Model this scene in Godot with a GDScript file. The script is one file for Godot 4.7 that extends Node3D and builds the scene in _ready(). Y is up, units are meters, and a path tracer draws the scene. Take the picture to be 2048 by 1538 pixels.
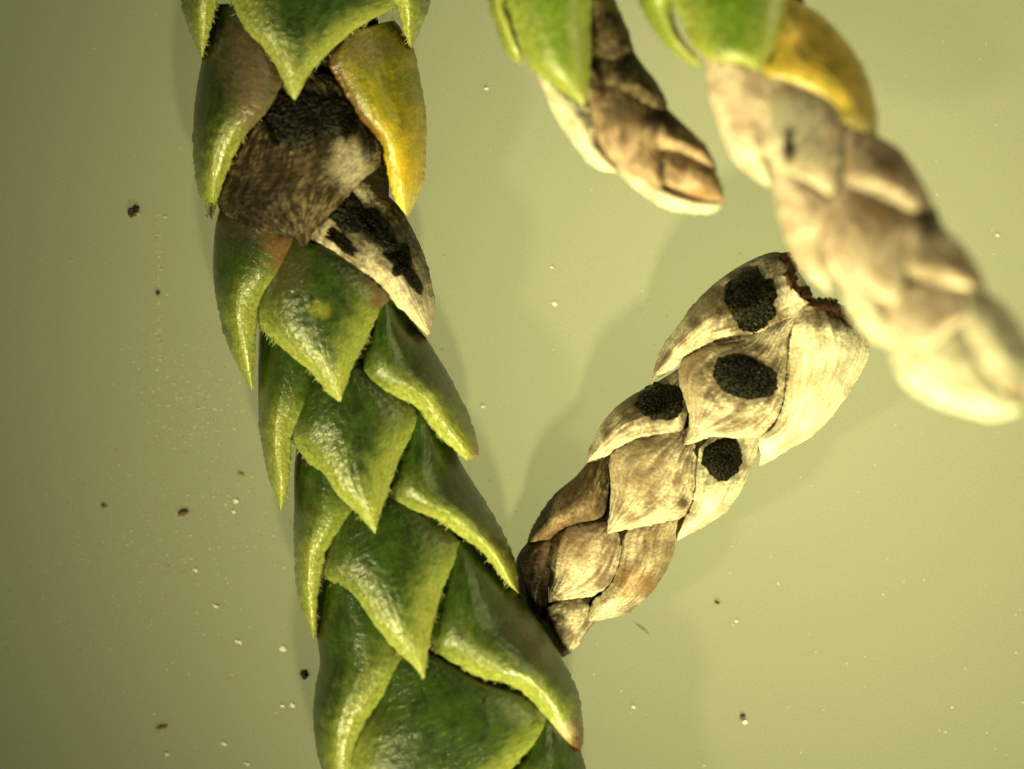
extends Node3D
# Microscope view of diseased conifer twigs, modelled at 100:1 (1 unit here = 1 cm of the specimen).
# Sizes below are in "grains": S metres each, 2048 across the field of view. x to the right, y away from the top edge, h above the plate.

const S := 0.0005
const EYE := 20000.0          # lens height in grains

var n1 := FastNoiseLite.new()
var n2 := FastNoiseLite.new()
var rng := RandomNumberGenerator.new()
var M := {}
var taken := {}

# ------------------------------------------------------------------ helpers
func numbered(called: String) -> String:
	if not taken.has(called):
		taken[called] = 0
		return called
	taken[called] += 1
	return "%s_%03d" % [called, taken[called]]

func tag(o: Node, label := "", category := "", group := "", kind := ""):
	if label: o.set_meta("label", label)
	if category: o.set_meta("category", category)
	if group: o.set_meta("group", group)
	if kind: o.set_meta("kind", kind)

func nz(x: float, y: float) -> float: return n1.get_noise_2d(x, y)
func sm(a: float, b: float, x: float) -> float: return smoothstep(a, b, x)

func noise_tex(freq: float, lo: float, hi: float, seed_: int, size := 512, octaves := 3, kind := FastNoiseLite.TYPE_SIMPLEX_SMOOTH, ramp: Array = []) -> NoiseTexture2D:
	var f := FastNoiseLite.new()
	f.seed = seed_
	f.noise_type = kind
	f.frequency = freq
	f.fractal_octaves = octaves
	var t := NoiseTexture2D.new()
	t.width = size
	t.height = size
	t.seamless = true
	t.noise = f
	var g := Gradient.new()
	if ramp.is_empty():
		g.set_color(0, Color(lo, lo, lo))
		g.set_color(1, Color(hi, hi, hi))
	else:
		g.offsets = PackedFloat32Array(ramp.map(func(r): return r[0]))
		g.colors = PackedColorArray(ramp.map(func(r): return r[1]))
	t.color_ramp = g
	return t

func skin(rough: float, bump: float, spec: float, grain: Texture2D, relief: Texture2D, scale := 4.0) -> StandardMaterial3D:
	var m := StandardMaterial3D.new()
	m.vertex_color_use_as_albedo = true
	m.albedo_texture = grain
	m.roughness = rough
	m.metallic_specular = spec
	m.uv1_triplanar = true
	m.uv1_scale = Vector3.ONE * scale
	m.heightmap_enabled = true
	m.heightmap_texture = relief
	m.heightmap_scale = bump
	return m

func smooth_line(pts: Array, n: int) -> PackedVector2Array:
	# Catmull-Rom through pts (a flat list x, y, x, y ...), n + 1 points at even arc length
	var p := PackedVector2Array()
	for i in range(0, pts.size(), 2): p.append(Vector2(pts[i], pts[i + 1]))
	var dense := PackedVector2Array()
	for i in p.size() - 1:
		var a := p[maxi(i - 1, 0)]
		var d := p[mini(i + 2, p.size() - 1)]
		for k in 12: dense.append(p[i].cubic_interpolate(p[i + 1], a, d, k / 12.0))
	dense.append(p[p.size() - 1])
	var run := PackedFloat32Array([0.0])
	for i in range(1, dense.size()): run.append(run[i - 1] + dense[i].distance_to(dense[i - 1]))
	var out := PackedVector2Array()
	var at := 0
	for i in n + 1:
		var want := run[run.size() - 1] * i / n
		while at < run.size() - 2 and run[at + 1] < want: at += 1
		var t := 0.0 if run[at + 1] == run[at] else (want - run[at]) / (run[at + 1] - run[at])
		out.append(dense[at].lerp(dense[at + 1], clampf(t, 0, 1)))
	return out

func commit(verts: PackedVector3Array, cols: PackedColorArray, idx: PackedInt32Array, called: String, mat: Material, parent: Node) -> MeshInstance3D:
	var arr := []
	arr.resize(Mesh.ARRAY_MAX)
	arr[Mesh.ARRAY_VERTEX] = verts
	arr[Mesh.ARRAY_COLOR] = cols
	arr[Mesh.ARRAY_INDEX] = idx
	var am := ArrayMesh.new()
	am.add_surface_from_arrays(Mesh.PRIMITIVE_TRIANGLES, arr)
	var st := SurfaceTool.new()
	st.create_from(am, 0)
	st.generate_normals()
	var o := MeshInstance3D.new()
	o.mesh = st.commit()
	o.material_override = mat
	o.name = called
	parent.add_child(o, true)
	return o

# ------------------------------------------------------------------ twigs
# axis rows: [x, y, half width, height of the middle above the plate]
func new_twig(label: String, axis: Array, flat: float, foot: Vector2, group := "conifer twig pieces under the microscope") -> Dictionary:
	var root := Node3D.new()
	root.name = numbered("conifer_twig")
	add_child(root)
	tag(root, label, "twig", group)
	var mean := 0.0
	for a in axis: mean += a[3] / axis.size()
	var k := (EYE - mean) / EYE
	var t := {"root": root, "axis": axis, "flat": flat, "k": k, "patches": [], "origin": Vector3.ZERO}
	root.position = Vector3((foot.x - 1024) * S * k, 0, (foot.y - 769) * S * k)
	t.origin = root.position
	return t

func along(tw: Dictionary, p: Vector2) -> Array:
	# [signed distance over half width, half width, middle height]
	var best := 1e9
	var out := [0.0, 1.0, 0.0]
	var ax: Array = tw.axis
	for i in ax.size() - 1:
		var a := Vector2(ax[i][0], ax[i][1])
		var b := Vector2(ax[i + 1][0], ax[i + 1][1])
		var ab := b - a
		var t := clampf((p - a).dot(ab) / ab.length_squared(), 0, 1)
		var c := a + ab * t
		var d := p.distance_to(c)
		if d < best:
			best = d
			var hw: float = lerpf(ax[i][2], ax[i + 1][2], t)
			out = [d / hw, hw, lerpf(ax[i][3], ax[i + 1][3], t)]
	return out

func place(tw: Dictionary, p: Vector3) -> Vector3:
	return Vector3((p.x - 1024) * S * tw.k, p.z * S, (p.y - 769) * S * tw.k) - tw.origin

func crest(a: Array, flat: float) -> float:
	# height of the twig's rounded back above its middle
	var d: float = minf(a[0], 1.0)
	return a[1] * flat * sqrt(maxf(0.0, 1.0 - 0.8 * pow(d, 2.3)))

func tint(style: String, u: float, v: float, em: float, p: Vector2, sd: float, lateral: bool) -> Color:
	var streak := nz(p.x * 0.02 + sd * 31.0 + u * 5.0, v * 34.0 + sd * 7.0)
	var fine := n2.get_noise_2d(p.x * 1.3 + sd * 50.0, p.y * 1.3)
	var blot := nz(p.x * 0.018 + sd * 11.0, p.y * 0.018 - sd * 5.0)
	var c: Color
	if style == "green" or style == "lime":
		var dark := Color(0.009, 0.020, 0.002) if style == "green" else Color(0.065, 0.135, 0.012)
		var mid := Color(0.032, 0.066, 0.005) if style == "green" else Color(0.15, 0.24, 0.02)
		c = dark.lerp(mid, clampf(0.48 + blot * 0.45 + streak * 0.45, 0, 1))
		var rim := 112.0 if not lateral else 125.0
		rim *= 1.0 + 0.35 * nz(p.x * 0.03, p.y * 0.03 + 9.0)
		var k := pow(1.0 - sm(0.0, rim, em), 1.4) * sm(0.22, 0.62, u)
		k = clampf(k + sm(0.82, 1.0, u) * 0.45, 0, 1)
		var yel := Color(0.22, 0.265, 0.030).lerp(Color(0.33, 0.35, 0.085), clampf(0.5 + fine * 0.8, 0, 1))
		c = c.lerp(yel, k * 0.88)
		c = c.lerp(Color(0.40, 0.43, 0.14), (1.0 - sm(0.0, 14.0, em)) * 0.3 * sm(0.3, 0.6, u))
		c = c * (1.0 + 0.4 * fine)
	elif style == "yellow":
		c = Color(0.20, 0.19, 0.012).lerp(Color(0.50, 0.36, 0.02), clampf(sm(0.25, 0.85, u) + blot * 0.5, 0, 1))
		c = c.lerp(Color(0.60, 0.52, 0.16), sm(0.78, 1.0, u) * 0.8)
		c = c.lerp(Color(0.12, 0.05, 0.015), (1.0 - sm(4.0, 26.0, em)) * (1.0 - sm(0.55, 0.72, u)) * 0.85)
		c = c * (1.0 + 0.25 * streak + 0.25 * fine)
	elif style == "brown":
		var fib := nz(v * 60.0 + sd, u * 4.0)
		c = Color(0.030, 0.021, 0.012).lerp(Color(0.20, 0.150, 0.085), clampf(0.38 + streak * 1.0 + blot * 0.7 + fib * 0.6, 0, 1))
		c = c.lerp(Color(0.008, 0.006, 0.004), sm(0.08, 0.36, n2.get_noise_2d(p.x * 0.45 + 90.0, p.y * 0.2)) * 0.7)
		c = c * (1.0 + 0.6 * fine)
	elif style == "rust":
		c = Color(0.19, 0.12, 0.075).lerp(Color(0.50, 0.35, 0.24), clampf(0.45 + streak * 1.2 + blot, 0, 1))
		c = c.lerp(Color(0.50, 0.39, 0.25), (1.0 - sm(4.0, 30.0, em)) * 0.35)
		c = c * (1.0 + 0.35 * fine)
	elif style == "tan":
		c = Color(0.17, 0.125, 0.085).lerp(Color(0.58, 0.50, 0.365), clampf(0.58 + streak * 0.9 + blot * 1.1, 0, 1))
		c = c.lerp(Color(0.68, 0.61, 0.44), (1.0 - sm(3.0, 24.0, em)) * sm(0.45, 0.8, u) * 0.7)
		c = c.lerp(Color(0.13, 0.09, 0.05), sm(0.28, 0.6, n2.get_noise_2d(p.x * 0.5 + 300.0, p.y * 0.5)) * 0.5)
		c = c * (1.0 + 0.45 * fine)
	elif style == "pale":
		c = Color(0.46, 0.40, 0.29).lerp(Color(0.76, 0.71, 0.54), clampf(0.55 + streak * 0.8 + blot * 0.9, 0, 1))
		c = c * (1.0 + 0.22 * fine)
	elif style == "gold":
		c = Color(0.44, 0.34, 0.05).lerp(Color(0.70, 0.47, 0.08), clampf(0.5 + streak * 0.4 + blot * 1.2, 0, 1))
		c = c.lerp(Color(0.74, 0.62, 0.26), sm(0.72, 1.0, u) * 0.8) * (1.0 + 0.2 * fine)
	elif style == "pink":
		c = Color(0.48, 0.34, 0.25).lerp(Color(0.82, 0.66, 0.52), clampf(0.55 + streak * 0.6 + blot * 1.0, 0, 1))
		c = c.lerp(Color(0.74, 0.66, 0.50), (1.0 - sm(3.0, 26.0, em)) * sm(0.4, 0.8, u) * 0.7)
		c = c * (1.0 + 0.3 * fine)
	else: # bark
		c = Color(0.022, 0.017, 0.009) * (1.0 + 0.5 * fine)
	return c

func patched(c: Color, tw: Dictionary, p: Vector2, leaf_no: int) -> Color:
	# dead or discoloured tissue, and a painted cast shadow, each with its own outline: [x, y, rx, ry, colour, strength, softness, leaf number or -1]
	for q in tw.patches:
		if q[7] >= 0 and q[7] != leaf_no: continue
		var d := Vector2((p.x - q[0]) / q[2], (p.y - q[1]) / q[3]).length()
		if d > 2.0: continue
		d += 0.42 * nz(p.x * 0.03 + 40.0, p.y * 0.03) + 0.25 * n2.get_noise_2d(p.x * 0.5, p.y * 0.5)
		var k: float = (1.0 - sm(1.0 - q[6], 1.0 + q[6], d)) * q[5]
		var g: float = 1.0 + 0.45 * n2.get_noise_2d(p.x * 1.1, p.y * 1.1 + 70.0)
		c = c.lerp(q[4] * g, k)
	return c

# One scale leaf: a closed body lofted between its two edges, base first, both ending at the tip.
# side "face": a leaf on the front of the twig; "flank": a keeled leaf folded round the side, edge a being its outer keel.
func leaf(tw: Dictionary, side: String, style: String, ea: Array, eb: Array, o := {}) -> Dictionary:
	var no: int = tw.get("count", 0)
	tw.count = no + 1
	var sd: float = no * 1.37 + tw.k * 900.0
	var length := 0.0
	for i in range(2, ea.size(), 2): length += Vector2(ea[i] - ea[i - 2], ea[i + 1] - ea[i - 1]).length()
	var res: float = tw.get("res", 3.6)
	var nu := clampi(int(length / res), 24, 130)
	var a := smooth_line(ea, nu)
	var b := smooth_line(eb, nu)
	var wide := 0.0
	for i in nu + 1: wide = maxf(wide, a[i].distance_to(b[i]))
	var nv := clampi(int(wide / res), 18, 64)
	var low: float = float(o.get("low", -26.0)) * tw.get("soft", 1.0)
	var high: float = float(o.get("high", 15.0)) * tw.get("soft", 1.0)
	var bulge: float = float(o.get("bulge", 20.0)) * 1.5 * tw.get("soft", 1.0)
	var thick: float = o.get("thick", 20.0)
	var rough: float = o.get("rough", 0.5)
	var wrinkle: float = o.get("wrinkle", 0.35 if style in ["green", "lime", "yellow"] else 1.1)
	var flat: float = tw.flat
	var roll: float = tw.get("roll", 7.0)
	var lateral := side == "flank"
	var under := 6
	var ring := nv + 1 + under
	var verts := PackedVector3Array()
	var cols := PackedColorArray()
	var top := PackedVector3Array()
	var rims := []
	for i in nu + 1:
		var u := float(i) / nu
		var pa := a[i]
		var pb := b[i]
		var w := maxf(pa.distance_to(pb), 0.01)
		var dir := (pb - pa) / w
		var jit := minf(1.0, w / 40.0)
		var jb := dir * (n2.get_noise_2d(pb.x * 0.7, pb.y * 0.7) * 1.5 + nz(pb.x * 0.05, pb.y * 0.05) * 3.0) * jit
		var ja := dir * (n2.get_noise_2d(pa.x * 0.7, pa.y * 0.7) * 1.3 + nz(pa.x * 0.05, pa.y * 0.05) * 2.5) * jit
		var pad: float = float(o.get("pad", tw.get("pad", 26.0))) * (1.0 - sm(0.34, 0.62, u))
		pb += dir * pad
		if not lateral: pa -= dir * pad
		w += pad * (1.0 if lateral else 2.0)
		var env := pow(sin(PI * clampf(0.06 + 0.94 * pow(u, 0.85), 0, 1)), 0.7) if u < 1.0 else 0.0
		var lift := lerpf(low, high, sm(0.0, 1.0, u) * 0.6 + u * 0.4)
		var at_b := along(tw, pb)
		var zb: float = crest(at_b, flat)
		var mid: float = at_b[2]
		var row := PackedVector3Array()
		for j in nv + 1:
			var t := float(j) / nv
			var p: Vector2
			var z: float
			var v: float
			var em: float
			if lateral:
				var s := 1.0 - pow(1.0 - t, 1.5)      # 0 at the inner edge, 1 at the keel; closer rows toward the keel
				s = lerpf(t, s, 0.75)
				v = s
				p = pb.lerp(pa, s)
				em = maxf(0.0, s * w - pad)
				p += jb * exp(-em / 7.0) + ja * exp(-(w - em) / 7.0)
				var hin: float = (zb + lift) * (1.0 - 0.45 * pow(u, 5.0))
				z = mid + hin * pow(maxf(0.0, 1.0 - pow(s, 2.2)), 0.62)
				z += bulge * sin(PI * s) * env
				z -= roll * exp(-em / (8.0 + 0.4 * roll))
			else:
				var q := 2.0 * t - 1.0
				v = signf(q) * (1.0 - pow(1.0 - absf(q), 1.25))
				p = pa.lerp(pb, (v + 1.0) * 0.5)
				em = maxf(0.0, (1.0 - absf(v)) * w * 0.5 - pad)
				p += (jb if v > 0.0 else ja) * exp(-em / 7.0)
				var al := along(tw, p)
				z = al[2] + crest(al, flat) + lift
				z += bulge * pow(maxf(0.0, 1.0 - pow(absf(v), 2.0)), 0.85) * env
				z -= roll * exp(-em / (8.0 + 0.4 * roll))
			z += rough * (n2.get_noise_2d(p.x * 0.32 + sd, p.y * 0.32) + 0.7 * nz(p.x * 0.07 + sd, p.y * 0.07) * 2.0)
			z += wrinkle * 3.0 * nz(u * 3.0 + sd * 3.0, v * (9.0 if lateral else 7.0) + sd)
			row.append(Vector3(p.x, p.y, z))
			verts.append(place(tw, Vector3(p.x, p.y, z)))
			var c := tint(style, u, v, em, p, sd, lateral)
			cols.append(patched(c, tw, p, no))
		top.append_array(row)
		if i > nu * 0.3: rims.append([row[0], row[nv], (pb - pa) / w])
		for j in under:
			var t := (j + 1.0) / (under + 1.0)
			var p: Vector2
			var z: float
			if lateral:                                # back along the underside from the keel to below the inner edge
				var s := cos(t * PI * 0.5)
				p = pb.lerp(pa, 0.10 + 0.90 * s)
				var hh: float = (zb + low * 0.5) * (1.0 - 0.45 * pow(u, 5.0))
				z = mid - hh * 0.9 * pow(maxf(0.0, 1.0 - pow(s, 2.2)), 0.62)
				if j == under - 1: z = row[0].z - thick
			else:
				var q := 1.0 - 2.0 * t
				p = pa.lerp(pb, (q * 0.93 + 1.0) * 0.5)
				var tj := row[clampi(int((q * 0.93 + 1.0) * 0.5 * nv), 0, nv)]
				z = tj.z - thick * (0.55 + 0.45 * (1.0 - q * q)) * (1.0 - 0.5 * u)
			verts.append(place(tw, Vector3(p.x, p.y, z)))
			cols.append(tint(style, u, 0.0, 30.0, p, sd, lateral))
	var idx := PackedInt32Array()
	var mi := nu / 2
	var fwd := a[mini(mi + 3, nu)] + b[mini(mi + 3, nu)] - a[mi] - b[mi]
	var across := (b[mi] - a[mi]) * (-1.0 if lateral else 1.0)
	var flip := fwd.cross(across) > 0.0
	for i in nu:
		for j in ring:
			var p0 := i * ring + j
			var p1 := i * ring + (j + 1) % ring
			var q0 := p0 + ring
			var q1 := p1 + ring
			if flip: idx.append_array([p0, q0, p1, p1, q0, q1])
			else: idx.append_array([p0, p1, q0, p1, q1, q0])
	for e in [0, nu]:                                   # close the base and the tip
		var c := Vector3.ZERO
		for j in ring: c += verts[e * ring + j] / ring
		verts.append(c)
		cols.append(cols[e * ring])
		var m := verts.size() - 1
		for j in ring:
			var p0: int = e * ring + j
			var p1: int = e * ring + (j + 1) % ring
			if (e == 0) != flip: idx.append_array([m, p1, p0])
			else: idx.append_array([m, p0, p1])
	var node := commit(verts, cols, idx, "scale_leaf", o.get("mat", M.green if style in ["green", "lime", "yellow", "gold"] else M.dead), tw.root)
	if o.has("label"): tag(node, o.label)
	if style in ["green", "lime"]: fringe(tw, node, rims, lateral, style)
	return {"node": node, "top": top, "tw": tw}

# the ragged, papery edge of a live leaf: short pale hairs along its free margin
func fringe(tw: Dictionary, node: Node, rims: Array, lateral: bool, style: String):
	var verts := PackedVector3Array()
	var cols := PackedColorArray()
	var idx := PackedInt32Array()
	for edge in (1 if lateral else 2):
		var i := 1.0
		while i < rims.size() - 2:
			var r: Array = rims[int(i)]
			var nx: Array = rims[int(i) + 1]
			i += rng.randf_range(0.35, 1.3)
			var p: Vector3 = r[edge]
			var fwd: Vector3 = nx[edge] - p
			if fwd.length() < 0.2 or nz(p.x * 0.035 + 20.0, p.y * 0.035) < -0.05: continue
			fwd = fwd.normalized()
			var od: Vector2 = r[2] * (1.0 if lateral or edge == 1 else -1.0)
			var out := Vector3(od.x, od.y, 0)
			var d := (out * rng.randf_range(0.2, 1.0) + fwd * rng.randf_range(0.3, 1.0) + Vector3(0, 0, rng.randf_range(-0.5, 0.25))).normalized()
			var l := rng.randf_range(4.0, 16.0)
			var wd := rng.randf_range(0.6, 1.5)
			var sd := d.cross(Vector3(0, 0, 1)).normalized()
			var up := sd.cross(d)
			var c := Color(0.30, 0.33, 0.08).lerp(Color(0.50, 0.47, 0.26), rng.randf())
			if rng.randf() < 0.12: c = Color(0.10, 0.08, 0.04)
			var at := verts.size()
			p -= d * 3.0 + Vector3(0, 0, 3.0)
			for k in 3:
				var f := k / 2.0
				for j in 3:
					var g := TAU * j / 3.0
					verts.append(place(tw, p + d * (l * f) + Vector3(0, 0, -2.5 * f * f) + (sd * cos(g) + up * sin(g)) * wd * (1.0 - 0.85 * f)))
					cols.append(c)
			for k in 2:
				for j in 3:
					var p0 := at + k * 3 + j
					var p1 := at + k * 3 + (j + 1) % 3
					idx.append_array([p0, p1, p0 + 3, p1, p1 + 3, p0 + 3])
	var o := commit(verts, cols, idx, "margin_hairs", M.hair, node)
	o.set_meta("kind", "stuff")

func stem(tw: Dictionary, from_row: float, to_row: float, fat := 0.62):
	var ax: Array = tw.axis
	var verts := PackedVector3Array()
	var cols := PackedColorArray()
	var idx := PackedInt32Array()
	var n := 60
	var r := 20
	for i in n + 1:
		var f: float = lerpf(from_row, to_row, float(i) / n)
		var k := clampi(int(f), 0, ax.size() - 2)
		var t := f - k
		var c := Vector3(lerpf(ax[k][0], ax[k + 1][0], t), lerpf(ax[k][1], ax[k + 1][1], t), lerpf(ax[k][3], ax[k + 1][3], t))
		var d := Vector2(ax[k + 1][0] - ax[k][0], ax[k + 1][1] - ax[k][1]).normalized()
		var hw: float = lerpf(ax[k][2], ax[k + 1][2], t) * fat
		if i == 0 or i == n: hw *= 0.05
		for j in r:
			var g := TAU * j / r
			var bump: float = 1.0 + 0.12 * nz(f * 9.0, j * 1.3)
			verts.append(place(tw, c + Vector3(-d.y * cos(g) * hw * bump, d.x * cos(g) * hw * bump, sin(g) * hw * tw.flat * bump * 1.1)))
			cols.append(tint("bark", 0.5, 0, 30, Vector2(c.x + j * 9.0, c.y), 1.0, false))
	for i in n:
		for j in r:
			var p0 := i * r + j
			var p1 := i * r + (j + 1) % r
			idx.append_array([p0, p1, p0 + r, p1, p1 + r, p0 + r])
	commit(verts, cols, idx, "stem", M.bark, tw.root)

# A raised black fruiting body on a leaf: outline radii round the centre, granular top.
func spot(host: Dictionary, called: String, cx: float, cy: float, rx: float, ry: float, turn: float, o := {}):
	var tw: Dictionary = host.tw
	var seed_: float = cx * 0.37
	var near := PackedVector3Array()
	var reach := maxf(rx, ry) * 1.5 + 8.0
	for p in host.top:
		if absf(p.x - cx) < reach and absf(p.y - cy) < reach: near.append(p)
	var rings := 26
	var spokes := 110
	var verts := PackedVector3Array()
	var cols := PackedColorArray()
	var idx := PackedInt32Array()
	var dome: float = o.get("dome", 9.0)
	var ragged: float = o.get("ragged", 0.16)
	for i in rings + 1:
		var f := float(i) / rings
		for j in spokes:
			var g := TAU * j / spokes
			var out := 1.0 + ragged * nz(cos(g) * 0.75 + seed_, sin(g) * 0.75) * 1.8 + 0.04 * nz(cos(g) * 1.5 + seed_, sin(g) * 1.5) + 0.05 * n2.get_noise_2d((cx + cos(g) * rx) * 0.4, (cy + sin(g) * ry) * 0.4)
			var e := Vector2(cos(g) * rx, sin(g) * ry).rotated(turn) * out * f
			var p := Vector2(cx, cy) + e
			var z := -1e9
			var best := 1e9
			for q in near:
				var d := (q.x - p.x) * (q.x - p.x) + (q.y - p.y) * (q.y - p.y)
				if d < best:
					best = d
					z = q.z
			var grain := absf(n2.get_noise_2d(p.x * 0.55 + seed_, p.y * 0.55)) * 5.0 + n2.get_noise_2d(p.x * 1.2, p.y * 1.2) * 4.0
			z += dome * pow(maxf(0.0, 1.0 - f * f * f), 0.6) + grain * (1.0 - pow(f, 6.0)) - (4.0 if i == rings else 0.0)
			verts.append(place(tw, Vector3(p.x, p.y, z)))
			var c := Color(0.0018, 0.0018, 0.0013).lerp(Color(0.040, 0.037, 0.016), clampf(n2.get_noise_2d(p.x * 1.3, p.y * 1.3 + 30.0) * 3.0 - 0.7, 0, 1))
			cols.append(c)
	for i in rings:
		for j in spokes:
			var p0 := i * spokes + j
			var p1 := i * spokes + (j + 1) % spokes
			idx.append_array([p0, p0 + spokes, p1, p1, p0 + spokes, p1 + spokes])
	commit(verts, cols, idx, called, M.black, host.node)

# ------------------------------------------------------------------ loose grit
func crumb(x: float, y: float, rx: float, ry: float, rz: float, turn: float, col: Color, label: String, category: String, group := "", mat: Material = null, called := "crumb"):
	var verts := PackedVector3Array()
	var cols := PackedColorArray()
	var idx := PackedInt32Array()
	var n := 12
	var r := 16
	for i in n + 1:
		var la := PI * (float(i) / n - 0.5)
		for j in r:
			var g := TAU * j / r
			var d := Vector3(cos(la) * cos(g), cos(la) * sin(g), sin(la))
			var k := 1.0 + 0.9 * n1.get_noise_3d(d.x * 1.3 + x, d.y * 1.3 + y, d.z * 1.3) + 0.35 * n1.get_noise_3d(d.x * 4.0 + y, d.y * 4.0, d.z * 4.0 + x)
			var e := Vector2(d.x * rx, d.y * ry).rotated(turn) * k
			verts.append(Vector3(e.x * S, maxf(-0.8, (d.z * k + 0.75)) * rz * S, e.y * S))
			cols.append(col * (1.0 + 0.6 * n1.get_noise_3d(d.x * 3.0, d.y * 3.0 + x, d.z * 3.0)))
	for i in n:
		for j in r:
			var p0 := i * r + j
			var p1 := i * r + (j + 1) % r
			idx.append_array([p0, p1, p0 + r, p1, p1 + r, p0 + r])
	var o := commit(verts, cols, idx, numbered(called), mat if mat else M.grit, self)
	o.position = Vector3((x - 1024) * S, 0.0005, (y - 769) * S)
	tag(o, label, category, group)
	return o

func _ready():
	# ---------------- camera, surround, lamps, exposure
	var cam := Camera3D.new()
	cam.name = "camera"
	cam.fov = rad_to_deg(2.0 * atan(0.3845 / (EYE * S)))
	cam.position = Vector3(0, EYE * S, 0)
	cam.rotation = Vector3(-PI / 2, 0, 0)
	cam.near = 0.1
	cam.far = 60.0
	add_child(cam)
	var env := Environment.new()
	env.background_mode = Environment.BG_COLOR
	env.background_color = Color(0.70, 0.69, 0.57)
	env.background_energy_multiplier = 0.19
	env.tonemap_mode = Environment.TONE_MAPPER_LINEAR
	env.tonemap_exposure = 1.06
	env.sdfgi_enabled = true
	env.ssao_enabled = true
	env.ssil_enabled = true
	var we := WorldEnvironment.new()
	we.name = "surround"
	we.environment = env
	var lens := CameraAttributesPhysical.new()
	lens.frustum_focal_length = 400.0
	lens.exposure_aperture = 1.0
	lens.frustum_focus_distance = (EYE - 130.0) * S
	we.camera_attributes = lens
	add_child(we)
	lamp("goose_neck_lamp_right", Vector3(0.42, 2.35, 2.45), Vector3(0.45, 0, -0.16), 38.0, 0.15, Color(1.0, 0.965, 0.68), 18.5)
	lamp("goose_neck_lamp_left", Vector3(-2.3, 2.3, 0.95), Vector3(0.62, 0.2, -0.1), 20.0, 0.15, Color(1.0, 0.965, 0.68), 16.5)
	lamp("added_fill_lamp_back", Vector3(2.6, 1.7, -1.7), Vector3(0.45, 0.2, 0.0), 8.5, 1.1, Color(1.0, 0.965, 0.68), 19.0)  # added fill, brightens the sides turned away from the other two
	var base := OmniLight3D.new()              # added lamp below the plate, its glow lightens the shadows on it
	base.name = "added_underplate_lamp"
	base.position = Vector3(0.25, -0.60, -0.06)
	base.light_color = Color(1.0, 0.988, 0.69)
	base.light_energy = 6.6
	base.light_size = 0.4
	base.omni_range = 30.0
	base.omni_attenuation = 2.0
	base.shadow_enabled = true
	add_child(base)

	n1.noise_type = FastNoiseLite.TYPE_SIMPLEX_SMOOTH
	n1.frequency = 1.0
	n1.fractal_octaves = 2
	n1.seed = 5
	n2.noise_type = FastNoiseLite.TYPE_SIMPLEX
	n2.frequency = 0.2
	n2.fractal_octaves = 2
	n2.seed = 17
	rng.seed = 77

	# ---------------- materials
	var grain := noise_tex(0.16, 0.72, 1.0, 3, 512, 3)
	var relief := noise_tex(0.11, 0.0, 1.0, 4, 512, 4)
	var coarse := noise_tex(0.06, 0.0, 1.0, 9, 512, 5)
	M.green = skin(0.30, 0.06, 0.5, grain, relief, 6.5)
	M.green.clearcoat_enabled = true
	M.green.clearcoat = 0.12
	M.green.clearcoat_roughness = 0.26
	M.green.subsurf_scatter_enabled = true
	M.green.subsurf_scatter_strength = 0.28
	M.dead = skin(0.5, 0.06, 0.22, grain, relief)
	M.dead.subsurf_scatter_enabled = true
	M.dead.subsurf_scatter_strength = 0.12
	M.hair = skin(0.5, 0.0, 0.4, grain, relief)
	M.bark = skin(0.85, 0.2, 0.1, grain, coarse)
	M.black = skin(0.36, 0.12, 0.2, grain, relief, 6.0)
	M.grit = skin(0.7, 0.1, 0.4, grain, relief)
	M.white = skin(0.3, 0.05, 0.6, grain, relief)

	# ---------------- the plate the specimen lies on
	var plate := MeshInstance3D.new()
	var pm := PlaneMesh.new()
	pm.size = Vector2(12, 12)
	plate.mesh = pm
	plate.name = "ground"
	var gm := StandardMaterial3D.new()
	gm.albedo_color = Color(0.362, 0.366, 0.328)
	gm.albedo_texture = noise_tex(0.24, 0.80, 1.0, 21, 1024, 3)
	gm.backlight_enabled = true
	gm.backlight = Color(0.9, 0.9, 0.9)
	gm.roughness = 0.75
	gm.metallic_specular = 0.35
	gm.uv1_triplanar = true
	gm.uv1_scale = Vector3.ONE * 2.8
	gm.heightmap_enabled = true
	gm.heightmap_texture = noise_tex(0.16, 0.0, 1.0, 22, 1024, 4)
	gm.heightmap_scale = 0.075
	plate.material_override = gm
	add_child(plate)
	tag(plate, "matte olive grey plate under the twigs, dusty at left", "plate", "", "structure")

	green_twig()
	brown_twig()
	middle_twig()
	right_twig()
	litter()

func lamp(called: String, at: Vector3, to: Vector3, energy: float, size: float, col: Color, cone: float):
	var l := SpotLight3D.new()
	l.name = called
	l.light_color = col
	l.light_energy = energy
	l.light_size = size
	l.spot_range = 30.0
	l.spot_attenuation = 2.0
	l.spot_angle = cone
	l.spot_angle_attenuation = 1.0
	l.shadow_enabled = true
	add_child(l)
	l.look_at_from_position(at, to, Vector3.UP)

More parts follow.
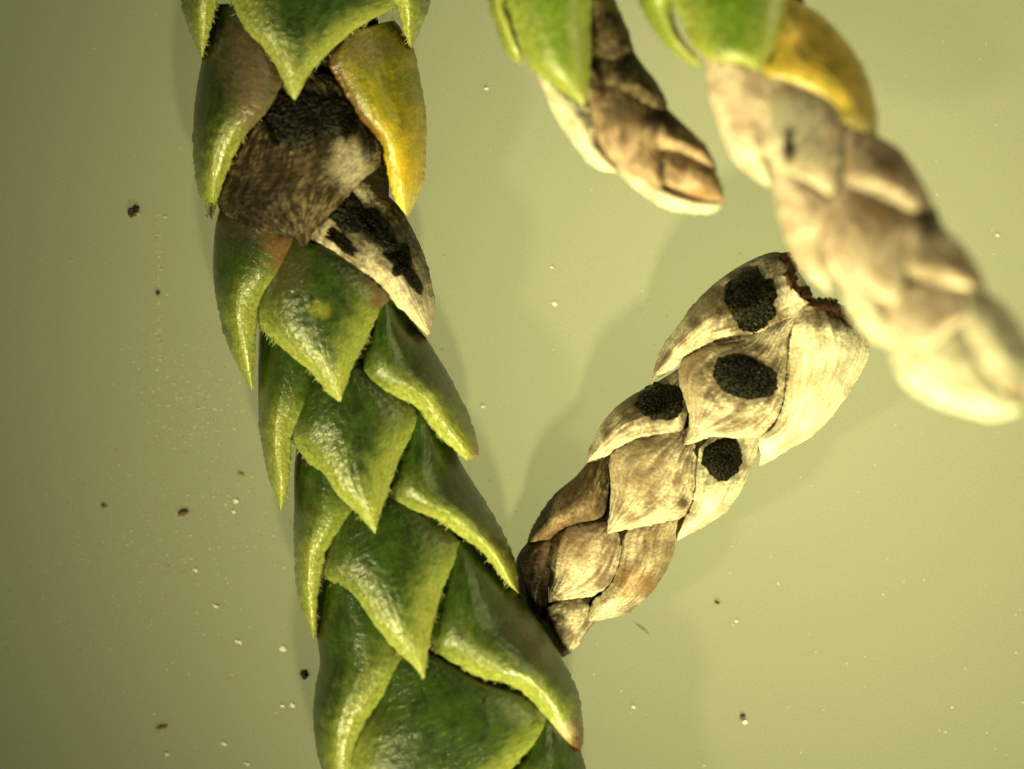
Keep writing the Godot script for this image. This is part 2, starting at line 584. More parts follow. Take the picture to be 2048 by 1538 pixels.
func green_twig():
	var tw := new_twig("long green scale-leaved twig with a brown dead patch near its top", [[600, -300, 235, 130], [608, 0, 232, 130], [622, 200, 228, 130], [650, 450, 212, 130], [690, 650, 205, 130], [745, 850, 212, 130], [805, 1050, 222, 140], [868, 1250, 240, 155], [900, 1450, 262, 160], [920, 1850, 270, 160]], 0.52, Vector2(900, 1700))
	tw.pad = 13.0
	var br := Color(0.085, 0.06, 0.035)
	var dk := Color(0.005, 0.0045, 0.003)
	tw.patches = [
		[455, 70, 60, 42, dk, 0.75, 0.5, 3],
		[505, 130, 62, 95, Color(0.085, 0.064, 0.035), 0.9, 0.4, 3],
		[520, 215, 45, 70, Color(0.12, 0.085, 0.055), 0.8, 0.5, 3],
		[424, 436, 16, 26, dk, 0.95, 0.4, 3],
		[690, 250, 60, 55, dk, 0.6, 0.5, 4], [600, 250, 80, 45, dk, 0.9, 0.4, 4],
		[700, 330, 38, 45, Color(0.48, 0.42, 0.31), 0.9, 0.5, 4],
		[500, 400, 85, 80, Color(0.010, 0.007, 0.004), 0.85, 0.6, 4], [600, 330, 110, 60, Color(0.018, 0.012, 0.007), 0.6, 0.8, 4], [620, 200, 90, 40, dk, 0.8, 0.5, 4], [735, 270, 16, 40, dk, 0.8, 0.5, 4],
		[480, 440, 75, 55, Color(0.045, 0.033, 0.018), 0.85, 0.6, 6],
		[570, 495, 40, 45, Color(0.16, 0.075, 0.03), 0.7, 0.6, 6],
		[720, 100, 60, 40, Color(0.13, 0.10, 0.05), 0.75, 0.6, 5],
		[815, 585, 30, 90, Color(0.62, 0.54, 0.42), 0.8, 0.5, 7], [845, 640, 40, 50, Color(0.60, 0.51, 0.38), 0.8, 0.5, 7],
		[690, 455, 60, 28, Color(0.34, 0.28, 0.18), 0.7, 0.5, 7], [750, 470, 90, 60, Color(0.010, 0.008, 0.005), 0.75, 0.7, 7], [830, 530, 40, 90, Color(0.035, 0.028, 0.018), 0.6, 0.7, 7],
		[772, 580, 30, 55, Color(0.11, 0.06, 0.035), 0.9, 0.5, 8], [560, 530, 60, 60, Color(0.07, 0.055, 0.02), 0.7, 0.6, 8],
		[640, 620, 20, 16, Color(0.22, 0.22, 0.02), 0.6, 0.6, 8],
		[956, 900, 12, 24, Color(0.30, 0.16, 0.05), 0.8, 0.6, 9],
		[1158, 1475, 22, 45, Color(0.09, 0.035, 0.014), 0.95, 0.5, 15], [1120, 1465, 26, 26, Color(0.5, 0.40, 0.26), 0.7, 0.6, 15],
	]
	stem(tw, 0.0, 9.0)
	leaf(tw, "flank", "green", [352, -220, 356, -120, 362, 0, 369, 35, 384, 76, 404, 120], [470, -220, 460, -100, 440, 0, 431, 32, 418, 80, 404, 120], {"pad": 40.0, "label": "small green leaf at the top left edge of the twig"})
	leaf(tw, "face", "green", [395, -200, 432, -100, 470, 0, 487, 59, 527, 97, 557, 141, 578, 185, 592, 207], [840, -200, 845, -100, 795, 3, 750, 38, 706, 67, 662, 108, 627, 144, 604, 186, 592, 207])
	leaf(tw, "flank", "green", [868, -210, 866, -100, 861, 0, 850, 38, 838, 64, 823, 99], [745, -210, 760, -100, 780, -15, 795, 15, 803, 50, 812, 75, 823, 99])
	leaf(tw, "flank", "green", [418, 10, 405, 110, 393, 176, 387, 234, 385, 293, 390, 352, 402, 401, 424, 442], [520, 10, 540, 80, 556, 150, 545, 205, 506, 258, 478, 299, 457, 346, 442, 387, 424, 442], {"label": "green leaf browned along its inner half", "high": 30.0})
	var f1 := leaf(tw, "face", "brown", [560, 150, 545, 205, 506, 258, 474, 312, 448, 370, 438, 412, 480, 447, 545, 470, 590, 485, 612, 497], [640, 150, 690, 180, 720, 240, 748, 290, 754, 335, 722, 366, 690, 403, 660, 432, 635, 459, 612, 497], {"label": "dead brown leaf crusted black at its base", "wrinkle": 1.4, "rough": 0.9})
	leaf(tw, "flank", "yellow", [790, 40, 826, 94, 838, 146, 851, 217, 853, 287, 850, 346, 838, 390, 815, 434], [690, 70, 664, 118, 689, 176, 718, 229, 759, 284, 771, 319, 779, 366, 791, 401, 815, 434], {"pad": 6.0, "bulge": 14.0, "label": "yellowed leaf with a brown inner edge", "high": 32.0})
	leaf(tw, "flank", "green", [447, 390, 431, 450, 426, 509, 427, 562, 435, 619, 447, 669, 466, 715, 485, 750, 504, 784], [560, 400, 588, 470, 577, 505, 557, 538, 528, 580, 517, 612, 515, 644, 511, 690, 508, 744, 504, 784], {"label": "green leaf with a brown speckled top"})
	var r2 := leaf(tw, "flank", "tan", [738, 345, 770, 385, 800, 415, 829, 466, 854, 525, 866, 575, 869, 612, 864, 650, 861, 676], [690, 385, 645, 435, 632, 468, 676, 503, 713, 534, 763, 572, 791, 608, 824, 640, 861, 676], {"label": "dead whitish leaf with black fungal crusts", "wrinkle": 1.2, "rough": 0.9})
	leaf(tw, "face", "green", [578, 480, 554, 540, 526, 600, 529, 650, 548, 678, 579, 712, 616, 737, 635, 759, 660, 790, 684, 808], [640, 490, 672, 503, 719, 534, 763, 575, 774, 596, 757, 631, 735, 681, 713, 722, 700, 756, 684, 808], {"bulge": 26.0})
	leaf(tw, "flank", "green", [795, 575, 826, 640, 855, 680, 880, 720, 902, 757, 927, 804, 942, 842, 955, 882, 958, 910], [765, 585, 748, 650, 738, 705, 740, 750, 765, 775, 795, 792, 833, 815, 866, 858, 904, 897, 933, 919, 958, 910], {"bulge": 24.0})
	leaf(tw, "flank", "green", [520, 600, 518, 670, 516, 740, 516, 800, 517, 850, 524, 898, 536, 951, 553, 1000, 561, 1025], [610, 690, 627, 745, 608, 795, 588, 845, 583, 895, 580, 951, 571, 995, 561, 1025])
	leaf(tw, "face", "green", [640, 735, 620, 765, 605, 810, 589, 862, 605, 895, 636, 945, 661, 982, 699, 1010, 724, 1035, 753, 1069], [705, 720, 745, 751, 792, 792, 827, 832, 821, 867, 802, 914, 780, 976, 764, 1020, 753, 1069], {"bulge": 24.0})
	leaf(tw, "flank", "green", [870, 815, 905, 885, 921, 923, 950, 970, 980, 1017, 1008, 1067, 1027, 1111, 1036, 1157, 1038, 1186], [835, 810, 818, 880, 800, 945, 797, 985, 826, 1013, 872, 1035, 918, 1069, 958, 1097, 987, 1131, 1012, 1164, 1038, 1186], {"bulge": 24.0})
	leaf(tw, "flank", "green", [600, 840, 589, 930, 588, 1007, 587, 1064, 589, 1126, 593, 1177, 609, 1233, 628, 1280], [660, 860, 695, 950, 700, 1008, 679, 1050, 656, 1098, 644, 1145, 638, 1190, 634, 1235, 628, 1280])
	leaf(tw, "face", "green", [715, 1000, 690, 1030, 665, 1075, 650, 1130, 671, 1157, 696, 1189, 727, 1233, 765, 1270, 796, 1299, 827, 1327, 850, 1355], [780, 990, 832, 1020, 887, 1060, 909, 1095, 896, 1145, 881, 1195, 868, 1245, 858, 1295, 850, 1355], {"bulge": 24.0})
	leaf(tw, "flank", "green", [950, 1080, 1005, 1135, 1040, 1189, 1071, 1233, 1109, 1289, 1134, 1336, 1156, 1383, 1165, 1433, 1167, 1480, 1161, 1499], [910, 1080, 895, 1160, 882, 1225, 877, 1285, 916, 1319, 964, 1352, 1010, 1362, 1048, 1384, 1088, 1429, 1120, 1472, 1161, 1499], {"bulge": 26.0, "label": "green leaf with a dark red-brown tip"})
	leaf(tw, "flank", "green", [640, 1090, 634, 1180, 633, 1258, 640, 1324, 631, 1370, 626, 1433, 634, 1495, 645, 1545, 672, 1640], [720, 1110, 780, 1220, 799, 1305, 778, 1355, 757, 1402, 728, 1449, 710, 1495, 703, 1540, 690, 1600, 672, 1640])
	leaf(tw, "face", "green", [810, 1285, 780, 1330, 757, 1405, 727, 1455, 710, 1500, 708, 1560, 770, 1650, 880, 1740], [880, 1310, 960, 1355, 1040, 1385, 1087, 1430, 1086, 1455, 1054, 1495, 1021, 1540, 965, 1640, 880, 1740], {"bulge": 24.0})
	leaf(tw, "flank", "green", [1120, 1420, 1150, 1470, 1166, 1515, 1182, 1580, 1186, 1660, 1150, 1770], [1090, 1420, 1058, 1500, 1028, 1545, 1015, 1600, 1060, 1690, 1150, 1770])
	# black crusts of fruiting bodies, and a crack shown as a black strip
	spot(f1, "fungal_crust", 618, 238, 84, 52, 0.08, {"dome": 12.0, "ragged": 0.36})
	spot(f1, "fungal_crust", 698, 252, 20, 26, 0.2, {"dome": 8.0})
	spot(f1, "fungal_crust", 546, 268, 9, 28, -0.35, {"dome": 7.0, "ragged": 0.2})  # a dark crack beside the leaf, its blackness drawn as a thin body
	spot(r2, "fungal_crust", 728, 440, 84, 40, 0.82, {"dome": 8.0, "ragged": 0.4})
	spot(r2, "fungal_crust", 806, 528, 50, 25, 0.95, {"dome": 6.0, "ragged": 0.42})
	spot(r2, "fungal_crust", 684, 487, 40, 11, 0.65, {"dome": 4.0, "ragged": 0.5})

func brown_twig():
	var tw := new_twig("detached dead brown twig tip with four round black fungal spots", [[1690, 520, 150, 105], [1640, 600, 150, 105], [1530, 730, 165, 105], [1400, 870, 160, 100], [1290, 990, 140, 92], [1200, 1120, 130, 74], [1125, 1240, 90, 52], [1090, 1330, 50, 40]], 0.56, Vector2(1110, 1290))
	tw.pad = 15.0
	tw.soft = 1.35
	tw.roll = 15.0
	var dk := Color(0.05, 0.035, 0.015)
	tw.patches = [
		[1560, 508, 60, 22, Color(0.04, 0.028, 0.014), 0.8, 0.5, 0], [1400, 600, 110, 45, Color(0.10, 0.075, 0.042), 0.75, 0.7, 0], [1245, 805, 70, 30, Color(0.09, 0.066, 0.036), 0.75, 0.7, 3], [1385, 715, 30, 40, Color(0.2, 0.15, 0.09), 0.6, 0.6, 1], [1310, 890, 80, 18, Color(0.08, 0.055, 0.035), 0.6, 0.7, 4], [1580, 560, 30, 45, Color(0.62, 0.58, 0.46), 0.8, 0.5, 0],
		[1655, 632, 80, 26, Color(0.05, 0.028, 0.014), 0.85, 0.5, 2],
		[1600, 770, 40, 30, Color(0.46, 0.33, 0.18), 0.5, 0.6, 2],
		[1380, 760, 40, 60, Color(0.24, 0.17, 0.10), 0.6, 0.7, 1],
		[1280, 950, 70, 60, Color(0.27, 0.19, 0.11), 0.5, 0.8, 4],
		[1363, 1003, 14, 12, dk, 0.8, 0.5, 4],
		[1130, 960, 60, 40, Color(0.07, 0.042, 0.022), 0.8, 0.6, 6],
		[1275, 1165, 60, 30, Color(0.22, 0.12, 0.05), 0.7, 0.6, 8], [1330, 1090, 40, 50, Color(0.24, 0.17, 0.09), 0.6, 0.7, 8],
		[1120, 1090, 50, 45, Color(0.18, 0.12, 0.06), 0.6, 0.7, 7],
		[1066, 1190, 46, 90, Color(0.004, 0.003, 0.002), 0.9, 0.4, -1], [1106, 1275, 34, 46, Color(0.02, 0.013, 0.009), 0.8, 0.5, -1],  # green twig's cast shadow painted into the tissue colour of this tip
		[1150, 1070, 120, 60, Color(0.30, 0.19, 0.12), 0.4, 0.8, -1],
		[1497, 600, 62, 70, Color(0.05, 0.035, 0.02), 0.75, 0.35, 0], [1487, 756, 80, 55, Color(0.055, 0.04, 0.022), 0.7, 0.3, 1],
		[1320, 806, 56, 52, Color(0.05, 0.035, 0.02), 0.75, 0.35, 3], [1444, 917, 49, 52, Color(0.055, 0.04, 0.022), 0.7, 0.3, 5],
	]
	stem(tw, 1.1, 6.2, 0.58)
	var b1 := leaf(tw, "flank", "tan", [1578, 515, 1547, 504, 1488, 527, 1430, 566, 1383, 613, 1352, 656, 1328, 687, 1312, 722, 1303, 761], [1630, 602, 1586, 624, 1527, 650, 1477, 666, 1422, 685, 1375, 709, 1344, 740, 1303, 761], {"label": "tan leaf at the torn end with a ragged black spot", "low": -6.0})
	var b2 := leaf(tw, "face", "tan", [1600, 610, 1527, 652, 1488, 681, 1422, 691, 1375, 710, 1356, 738, 1359, 777, 1375, 824, 1375, 858, 1364, 890], [1612, 622, 1578, 668, 1573, 722, 1567, 777, 1559, 824, 1539, 858, 1511, 875, 1469, 876, 1422, 874, 1391, 884, 1364, 890], {"label": "tan leaf with an oval black spot", "bulge": 20.0})
	leaf(tw, "flank", "pale", [1690, 612, 1722, 655, 1738, 691, 1730, 730, 1703, 777, 1664, 832, 1625, 871, 1586, 894, 1547, 918, 1516, 935], [1592, 600, 1575, 675, 1568, 753, 1562, 812, 1543, 855, 1516, 878, 1519, 910, 1516, 935], {"label": "broad pale leaf without a spot", "low": -8.0, "pad": 0.0})
	var b4 := leaf(tw, "flank", "tan", [1360, 735, 1305, 769, 1266, 789, 1234, 812, 1215, 832, 1195, 863, 1180, 894, 1171, 926], [1380, 760, 1372, 805, 1374, 835, 1362, 857, 1320, 865, 1273, 878, 1234, 897, 1208, 915, 1171, 926])
	leaf(tw, "face", "tan", [1364, 852, 1320, 868, 1273, 882, 1229, 905, 1217, 929, 1220, 968, 1218, 1019, 1211, 1068], [1382, 862, 1387, 895, 1385, 929, 1386, 968, 1381, 1005, 1359, 1034, 1312, 1048, 1266, 1056, 1211, 1068], {"label": "plain greyish tan leaf without a spot", "bulge": 18.0})
	var b6 := leaf(tw, "flank", "pale", [1540, 835, 1524, 880, 1513, 910, 1504, 933, 1488, 968, 1461, 1015, 1426, 1042, 1391, 1062, 1353, 1082], [1425, 860, 1396, 890, 1388, 929, 1387, 976, 1381, 1015, 1365, 1042, 1353, 1082], {"pad": 0.0})
	leaf(tw, "flank", "brown", [1205, 895, 1172, 929, 1150, 954, 1119, 979, 1094, 1007, 1075, 1035, 1062, 1060, 1052, 1092], [1226, 895, 1217, 925, 1212, 969, 1204, 1010, 1188, 1036, 1150, 1049, 1119, 1062, 1096, 1079, 1052, 1092])
	leaf(tw, "face", "tan", [1212, 1040, 1150, 1048, 1119, 1065, 1101, 1088, 1097, 1119, 1101, 1141, 1097, 1172, 1096, 1204], [1235, 1045, 1238, 1075, 1236, 1103, 1227, 1141, 1215, 1172, 1187, 1192, 1140, 1198, 1096, 1204], {"bulge": 22.0})
	leaf(tw, "flank", "tan", [1375, 1035, 1353, 1075, 1346, 1110, 1328, 1150, 1303, 1185, 1275, 1213, 1243, 1231, 1212, 1239, 1176, 1245], [1255, 1040, 1239, 1070, 1237, 1103, 1230, 1141, 1217, 1172, 1191, 1196, 1179, 1215, 1176, 1245], {"pad": 0.0})
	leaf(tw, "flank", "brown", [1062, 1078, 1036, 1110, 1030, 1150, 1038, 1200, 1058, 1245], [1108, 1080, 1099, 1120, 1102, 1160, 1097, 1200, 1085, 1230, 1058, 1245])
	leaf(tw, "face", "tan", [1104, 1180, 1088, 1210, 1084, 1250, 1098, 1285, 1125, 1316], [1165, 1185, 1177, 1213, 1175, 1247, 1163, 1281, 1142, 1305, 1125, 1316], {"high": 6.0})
	spot(b1, "fungal_spot", 1500, 602, 54, 62, 0.1, {"ragged": 0.19})
	spot(b2, "fungal_spot", 1487, 756, 68, 43, 0.30, {"ragged": 0.08, "dome": 13.0})
	spot(b4, "fungal_spot", 1320, 806, 46, 42, -0.2, {"ragged": 0.16})
	spot(b6, "fungal_spot", 1444, 917, 41, 43, 0.2, {"ragged": 0.1, "dome": 12.0})
	# torn end: ragged dry tissue round the break
	var rim := smooth_line([1572, 512, 1584, 528, 1578, 552, 1592, 572, 1611, 588, 1630, 606, 1664, 610, 1684, 624, 1704, 640], 40)
	for i in range(0, 41, 2):
		var verts := PackedVector3Array()
		var cols := PackedColorArray()
		var idx := PackedInt32Array()
		var c := rim[i]
		var out := Vector2(0.62, -0.78).rotated(rng.randf_range(-0.8, 0.8))
		var len_ := rng.randf_range(12.0, 26.0)
		var z0 := 150.0 + 80.0 * sin(PI * i / 40.0) + rng.randf_range(-10, 10)
		for k in 6:
			var f := k / 5.0
			for j in 7:
				var g := TAU * j / 7.0
				var r := 15.0 * (1.0 - 0.75 * f) * (1.0 + 0.3 * nz(i * 3.0 + j, k * 2.0))
				var q := c + out * (len_ * f - 12.0) + Vector2(-out.y, out.x) * cos(g) * r
				verts.append(place(tw, Vector3(q.x, q.y, z0 + sin(g) * r - f * f * 14.0)))
				cols.append(Color(0.10, 0.042, 0.020).lerp(Color(0.016, 0.011, 0.006), clampf(f + 0.7 * nz(i * 1.7, k * 0.9 + j), 0, 1)))
		for k in 5:
			for j in 7:
				var p0 := k * 7 + j
				var p1 := k * 7 + (j + 1) % 7
				idx.append_array([p0, p1, p0 + 7, p1, p1 + 7, p0 + 7])
		commit(verts, cols, idx, "torn_fibre", M.dead, tw.root)

func middle_twig():
	var tw := new_twig("short twig with green top and grey-brown withered tip, second twig from left along top edge", [[1060, -300, 150, 330], [1090, -60, 140, 345], [1130, 60, 130, 360], [1185, 180, 120, 385], [1260, 270, 105, 410], [1350, 355, 85, 435], [1450, 420, 50, 450]], 0.6, Vector2(1330, 400))
	tw.pad = 14.0
	tw.patches = [
		[1265, 225, 75, 35, Color(0.16, 0.11, 0.07), 0.85, 0.6, 5],
		[1320, 245, 36, 26, Color(0.02, 0.016, 0.01), 0.9, 0.5, 5], [1240, 215, 30, 30, Color(0.06, 0.045, 0.025), 0.6, 0.6, 5],
		[1330, 243, 40, 22, Color(0.02, 0.016, 0.01), 0.9, 0.5, 6],
		[1320, 350, 10, 18, Color(0.05, 0.03, 0.015), 0.8, 0.5, -1], [1400, 390, 30, 14, Color(0.30, 0.15, 0.05), 0.6, 0.6, 8],
		[1240, 10, 25, 18, Color(0.28, 0.24, 0.08), 0.7, 0.6, 2],
	]
	stem(tw, 0.0, 5.6)
	leaf(tw, "flank", "lime", [962, -200, 968, -80, 975, 0, 985, 38, 998, 76, 1016, 111, 1040, 131], [1050, -200, 1030, -80, 1012, 0, 1022, 38, 1034, 76, 1043, 103, 1040, 131])
	leaf(tw, "face", "lime", [1010, -200, 1008, -80, 1017, 0, 1029, 44, 1041, 97, 1063, 138, 1098, 167, 1133, 193, 1168, 218], [1180, -200, 1186, -80, 1185, 0, 1182, 59, 1180, 117, 1177, 176, 1168, 218], {"bulge": 30.0, "high": 34.0})
	leaf(tw, "flank", "brown", [1215, -90, 1226, -20, 1233, 5, 1243, 29, 1257, 59, 1269, 105], [1160, -60, 1176, 0, 1180, 60, 1182, 100, 1200, 119, 1226, 124, 1269, 105])
	leaf(tw, "flank", "brown", [1255, 70, 1269, 103, 1286, 129, 1312, 164, 1329, 193, 1337, 228], [1175, 95, 1181, 126, 1177, 158, 1209, 174, 1253, 189, 1288, 207, 1337, 228], {"label": "grey-brown leaf with a bright ridge along its lower edge"})
	leaf(tw, "flank", "pale", [1070, 140, 1086, 178, 1107, 226, 1133, 270, 1162, 308, 1191, 337, 1240, 349], [1135, 195, 1172, 216, 1172, 226, 1184, 258, 1198, 293, 1240, 349])
	leaf(tw, "face", "rust", [1168, 175, 1172, 225, 1180, 262, 1198, 296, 1225, 325, 1262, 352, 1320, 382], [1290, 180, 1322, 222, 1330, 250, 1318, 275, 1316, 305, 1330, 345, 1320, 382], {"bulge": 20.0})
	leaf(tw, "flank", "rust", [1322, 200, 1343, 226, 1383, 264, 1411, 293, 1431, 332, 1432, 346], [1288, 225, 1300, 262, 1312, 293, 1350, 303, 1390, 322, 1432, 346])
	leaf(tw, "flank", "pale", [1205, 325, 1238, 350, 1276, 383, 1326, 416, 1385, 428, 1429, 425, 1446, 405], [1215, 300, 1250, 340, 1290, 360, 1340, 382, 1390, 398, 1446, 405])
	leaf(tw, "face", "rust", [1262, 318, 1290, 352, 1335, 378, 1390, 400, 1447, 404], [1312, 285, 1365, 312, 1420, 336, 1440, 368, 1447, 404], {"high": 10.0})

func right_twig():
	var tw := new_twig("twig with lime and yellow leaves and a pale tan blurred tip reaching the right edge", [[1430, -300, 200, 380], [1500, -60, 195, 430], [1560, 100, 190, 490], [1620, 260, 170, 580], [1710, 420, 160, 700], [1800, 560, 150, 820], [1890, 680, 140, 920], [1975, 790, 100, 990], [2040, 860, 60, 1030]], 0.58, Vector2(1960, 810))
	tw.soft = 0.6
	tw.pad = 18.0
	tw.res = 5.0
	tw.patches = [
		[1800, 320, 70, 40, Color(0.15, 0.085, 0.045), 0.8, 0.7, 5], [1750, 420, 80, 60, Color(0.22, 0.12, 0.065), 0.75, 0.7, 7],
		[1850, 440, 34, 34, Color(0.02, 0.014, 0.008), 0.9, 0.6, 8], [1840, 540, 60, 30, Color(0.20, 0.15, 0.08), 0.6, 0.7, 8],
		[1595, 255, 62, 75, Color(0.34, 0.33, 0.25), 0.75, 0.5, 4], [1580, 292, 13, 34, Color(0.012, 0.01, 0.006), 0.95, 0.3, 4], [2010, 785, 8, 22, Color(0.2, 0.1, 0.05), 0.8, 0.6, -1],
		[1530, 30, 40, 40, Color(0.62, 0.60, 0.36), 0.0, 0.6, 3],
	]
	stem(tw, 0.0, 7.0, 0.46)
	leaf(tw, "flank", "lime", [1230, -220, 1255, -90, 1283, 0, 1302, 38, 1329, 77, 1368, 112, 1408, 134], [1350, -220, 1350, -90, 1348, 0, 1352, 31, 1370, 77, 1393, 104, 1408, 134])
	leaf(tw, "face", "lime", [1330, -220, 1345, -90, 1358, 0, 1372, 46, 1386, 85, 1414, 112, 1460, 121, 1491, 127, 1518, 142], [1560, -220, 1575, -90, 1574, 0, 1562, 58, 1545, 100, 1518, 142], {"bulge": 34.0, "high": 36.0})
	leaf(tw, "flank", "pink", [1405, 90, 1414, 127, 1418, 173, 1437, 239, 1460, 300, 1491, 339, 1543, 374], [1528, 110, 1527, 154, 1523, 200, 1519, 254, 1530, 304, 1543, 374], {"label": "smooth pinkish tan leaf below the lime green one"})
	leaf(tw, "flank", "gold", [1570, -40, 1610, -5, 1652, 23, 1691, 65, 1726, 115, 1749, 173, 1760, 231, 1757, 275], [1560, -40, 1552, 38, 1535, 104, 1538, 146, 1587, 165, 1637, 189, 1668, 215, 1683, 246, 1722, 265, 1757, 275], {"label": "large golden yellow leaf", "bulge": 14.0})
	leaf(tw, "face", "pink", [1532, 135, 1529, 165, 1522, 208, 1525, 262, 1541, 316, 1568, 346, 1618, 368, 1660, 394], [1580, 140, 1590, 167, 1645, 196, 1676, 231, 1681, 277, 1678, 327, 1672, 370, 1660, 394], {"label": "greyish leaf with a short dark slit", "bulge": 22.0})
	leaf(tw, "flank", "pink", [1725, 240, 1756, 268, 1799, 296, 1829, 339, 1849, 373, 1866, 417], [1682, 245, 1688, 277, 1681, 327, 1685, 369, 1733, 385, 1779, 408, 1826, 433, 1866, 417], {"bulge": 22.0})
	leaf(tw, "flank", "pink", [1536, 325, 1545, 354, 1552, 404, 1564, 454, 1587, 512, 1618, 554, 1662, 592], [1590, 340, 1629, 375, 1649, 404, 1642, 462, 1639, 512, 1662, 592])
	leaf(tw, "face", "pink", [1666, 370, 1650, 423, 1640, 481, 1650, 539, 1690, 575, 1785, 612], [1690, 360, 1760, 402, 1815, 439, 1808, 481, 1800, 539, 1797, 580, 1785, 612], {"bulge": 24.0})
	leaf(tw, "flank", "pink", [1840, 395, 1868, 416, 1883, 454, 1922, 496, 1949, 539, 1966, 590], [1828, 420, 1817, 450, 1803, 492, 1800, 539, 1830, 562, 1890, 580, 1966, 590], {"bulge": 24.0})
	leaf(tw, "flank", "pale", [1652, 535, 1672, 562, 1695, 633, 1734, 679, 1787, 700], [1700, 540, 1740, 580, 1755, 612, 1773, 645, 1787, 700])
	leaf(tw, "face", "pink", [1748, 580, 1750, 620, 1770, 660, 1800, 690, 1840, 702], [1890, 565, 1915, 590, 1920, 625, 1895, 660, 1840, 702], {"bulge": 24.0})
	leaf(tw, "flank", "pale", [1930, 560, 1957, 581, 1994, 607, 2026, 650, 2050, 700, 2054, 760, 2030, 818], [1905, 580, 1915, 630, 1925, 680, 1940, 740, 1975, 790, 2030, 818], {"bulge": 26.0})
	leaf(tw, "face", "pale", [1790, 650, 1786, 690, 1797, 733, 1826, 772, 1868, 806, 1922, 828, 1975, 836, 2030, 818], [1900, 630, 1925, 680, 1950, 720, 1985, 765, 2015, 795, 2030, 818], {"bulge": 26.0, "high": 4.0})

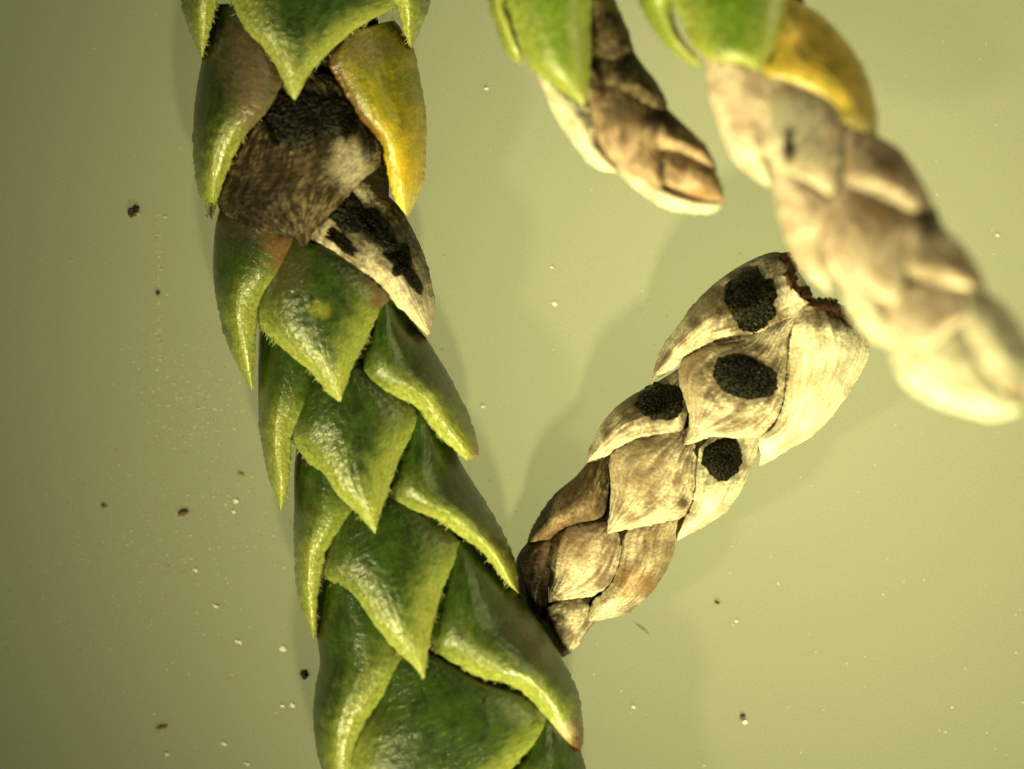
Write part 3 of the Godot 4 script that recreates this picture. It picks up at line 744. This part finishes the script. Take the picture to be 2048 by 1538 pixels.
func litter():
	var dk := Color(0.03, 0.022, 0.012)
	crumb(265, 424, 9, 8, 8, 0.3, dk, "dark brown crumb, darker and larger than the rest, with a tan flake beside it", "crumb", "dark crumbs on the plate")
	crumb(274, 427, 6, 5, 6, 0.9, Color(0.5, 0.36, 0.2), "tan flake clinging to the largest dark crumb", "flake")
	crumb(272, 416, 6, 6, 6, 0.0, dk, "small black crumb touching the tan flake", "crumb", "dark crumbs on the plate")
	crumb(316, 586, 4, 4, 4, 0.0, dk, "tiny black round crumb left of the green twig, above the dusty streak", "crumb", "dark crumbs on the plate")
	crumb(366, 1025, 9, 6, 5, -0.3, Color(0.09, 0.045, 0.025), "reddish brown crumb in the dusty streak left of the green twig", "crumb", "dark crumbs on the plate")
	crumb(609, 1347, 8, 8, 8, 0.0, dk, "round black crumb beside the left edge of the green twig", "crumb", "dark crumbs on the plate")
	crumb(324, 1453, 10, 4, 4, -0.25, Color(0.14, 0.08, 0.04), "flat faint brown crumb at bottom left", "crumb", "dark crumbs on the plate")
	crumb(481, 948, 6, 4, 4, 0.4, Color(0.22, 0.17, 0.09), "faint brown crumb near the tip of a left-hand green leaf", "crumb", "dark crumbs on the plate")
	crumb(208, 1011, 5, 4, 4, 0.4, Color(0.16, 0.12, 0.06), "faint dark crumb at the left end of the dusty streak", "crumb", "dark crumbs on the plate")
	crumb(1434, 1205, 5, 3, 4, 0.4, dk, "small dark crumb on the bare plate below the brown twig", "crumb", "dark crumbs on the plate")
	crumb(1485, 1434, 5, 6, 5, 0.4, Color(0.06, 0.05, 0.03), "dark crumb touching a bright white grain at bottom right", "crumb", "dark crumbs on the plate")
	var wh := Color(0.6, 0.6, 0.5)
	for g in [
		[391, 1140, 6, 4, "white grain left of the green twig, topmost of the diagonal row of grains"],
		[432, 1211, 8, 4, "elongated white grain second down the diagonal row left of the green twig"],
		[478, 1283, 8, 4, "oval white grain in the diagonal row, just above the bright one by the twig"],
		[567, 1298, 8, 6, "bright white grain close to the green twig, just above the round black crumb"],
		[565, 1411, 7, 4, "left one of two touching white grains below the round black crumb"],
		[585, 1410, 8, 5, "right one of two touching white grains below the round black crumb, nearest the twig"],
		[334, 1508, 8, 5, "white grain at the bottom edge below the flat faint brown crumb"],
		[448, 1487, 9, 5, "large bright white grain near the bottom edge, left of the green twig"],
		[494, 1527, 7, 3, "thin white grain cut by the bottom edge of the picture"],
		[472, 1001, 7, 6, "roundish white grain at the right end of the dusty streak, beside a green leaf tip"],
		[467, 1023, 5, 3, "small white grain just below the roundish one at the end of the dusty streak"],
		[1110, 608, 7, 5, "bright white grain on the plate between the green twig and the brown twig's torn end"],
		[1104, 534, 6, 2, "thin pale sliver just above the bright grain between the two large twigs"],
		[965, 812, 7, 3, "thin pale sliver beside the right edge of the green twig"],
		[1266, 1413, 6, 4, "white grain right of the green twig's bottom end"],
		[1490, 1443, 6, 6, "brightest white grain at bottom right, touching a dark crumb"],
		[413, 432, 4, 4, "tiny pale grain at the black tip of the browned green leaf"],
		[330, 433, 4, 3, "tiny pale grain between the largest dark crumb and the green twig"],
		[972, 176, 6, 4, "pale grain in the gap between the long green twig and the short twig"],
		[1472, 1242, 4, 3, "tiny pale grain just below the small dark crumb on the bare plate"],
		[1995, 470, 4, 4, "tiny pale grain by the right edge, above the blurred tan tip"],
		[1060, 1105, 4, 3, "tiny pale grain where the brown twig meets the green twig"],
	]:
		crumb(g[0], g[1], g[2] * 0.75, g[3] * 0.75, 1.8, 0.3, wh, g[4], "grain", "white grains scattered on the plate", M.white, "white_grain")
	# hair-thin dark fibre right of the green twig
	var path := smooth_line([1268, 1243, 1276, 1250, 1284, 1256, 1292, 1262, 1299, 1270], 24)
	var verts := PackedVector3Array()
	var cols := PackedColorArray()
	var idx := PackedInt32Array()
	for i in 25:
		for j in 6:
			var g := TAU * j / 6.0
			var r := 1.3 * sin(PI * clampf(i / 24.0, 0.03, 0.97)) + 0.3
			verts.append(Vector3((path[i].x - path[12].x) * S, (r + sin(g) * r) * S, (path[i].y - path[12].y + cos(g) * r) * S))
			cols.append(Color(0.06, 0.06, 0.03))
	for i in 24:
		for j in 6:
			var p0 := i * 6 + j
			var p1 := i * 6 + (j + 1) % 6
			idx.append_array([p0, p1, p0 + 6, p1, p1 + 6, p0 + 6])
	var h := commit(verts, cols, idx, numbered("fibre"), M.grit, self)
	h.position = Vector3((path[12].x - 1024) * S, 0.0005, (path[12].y - 769) * S)
	tag(h, "hair-thin dark fibre on the plate between the two twigs at bottom", "fibre")
	# fine dust
	var mm := MultiMesh.new()
	mm.transform_format = MultiMesh.TRANSFORM_3D
	mm.use_colors = true
	var bit := SphereMesh.new()
	bit.radius = 1.0
	bit.height = 2.0
	bit.radial_segments = 6
	bit.rings = 4
	var bm := StandardMaterial3D.new()
	bm.vertex_color_use_as_albedo = true
	bm.roughness = 0.35
	bit.material = bm
	mm.mesh = bit
	mm.instance_count = 1700
	for i in 1700:
		var x := rng.randf_range(-200, 2250)
		var y := rng.randf_range(-200, 1750)
		if i < 130:                               # along a faint scratch
			x = 318.0 + rng.randfn(0, 2.5)
			y = rng.randf_range(425, 720)
		elif i < 420:                             # a brownish smear beside the twig
			x = rng.randfn(370, 60)
			y = rng.randfn(800, 60) + (x - 370.0) * 0.3
		elif i < 1100:                              # a dusty streak rising to the right
			x = rng.randfn(260, 190)
			y = 1060.0 - (x - 260.0) * 0.30 + rng.randfn(40, 120)
		var r := rng.randf_range(0.6, 1.5) * (1.0 + 0.5 * maxf(0.0, rng.randfn(0, 0.7)))
		var b := Basis(Vector3.UP, rng.randf() * TAU).scaled(Vector3(r * 1.5, r * 0.3, r) * S)
		mm.set_instance_transform(i, Transform3D(b, Vector3((x - 1024) * S, r * 0.3 * S, (y - 769) * S)))
		var c := Color(0.24, 0.20, 0.11).lerp(Color(0.30, 0.29, 0.21), rng.randf())
		if rng.randf() < 0.15: c = Color(0.2, 0.12, 0.06)
		mm.set_instance_color(i, c)
	var dust := MultiMeshInstance3D.new()
	dust.name = "dust"
	dust.multimesh = mm
	add_child(dust)
	tag(dust, "fine pale dust scattered over the plate, thickest at left", "dust", "", "stuff")
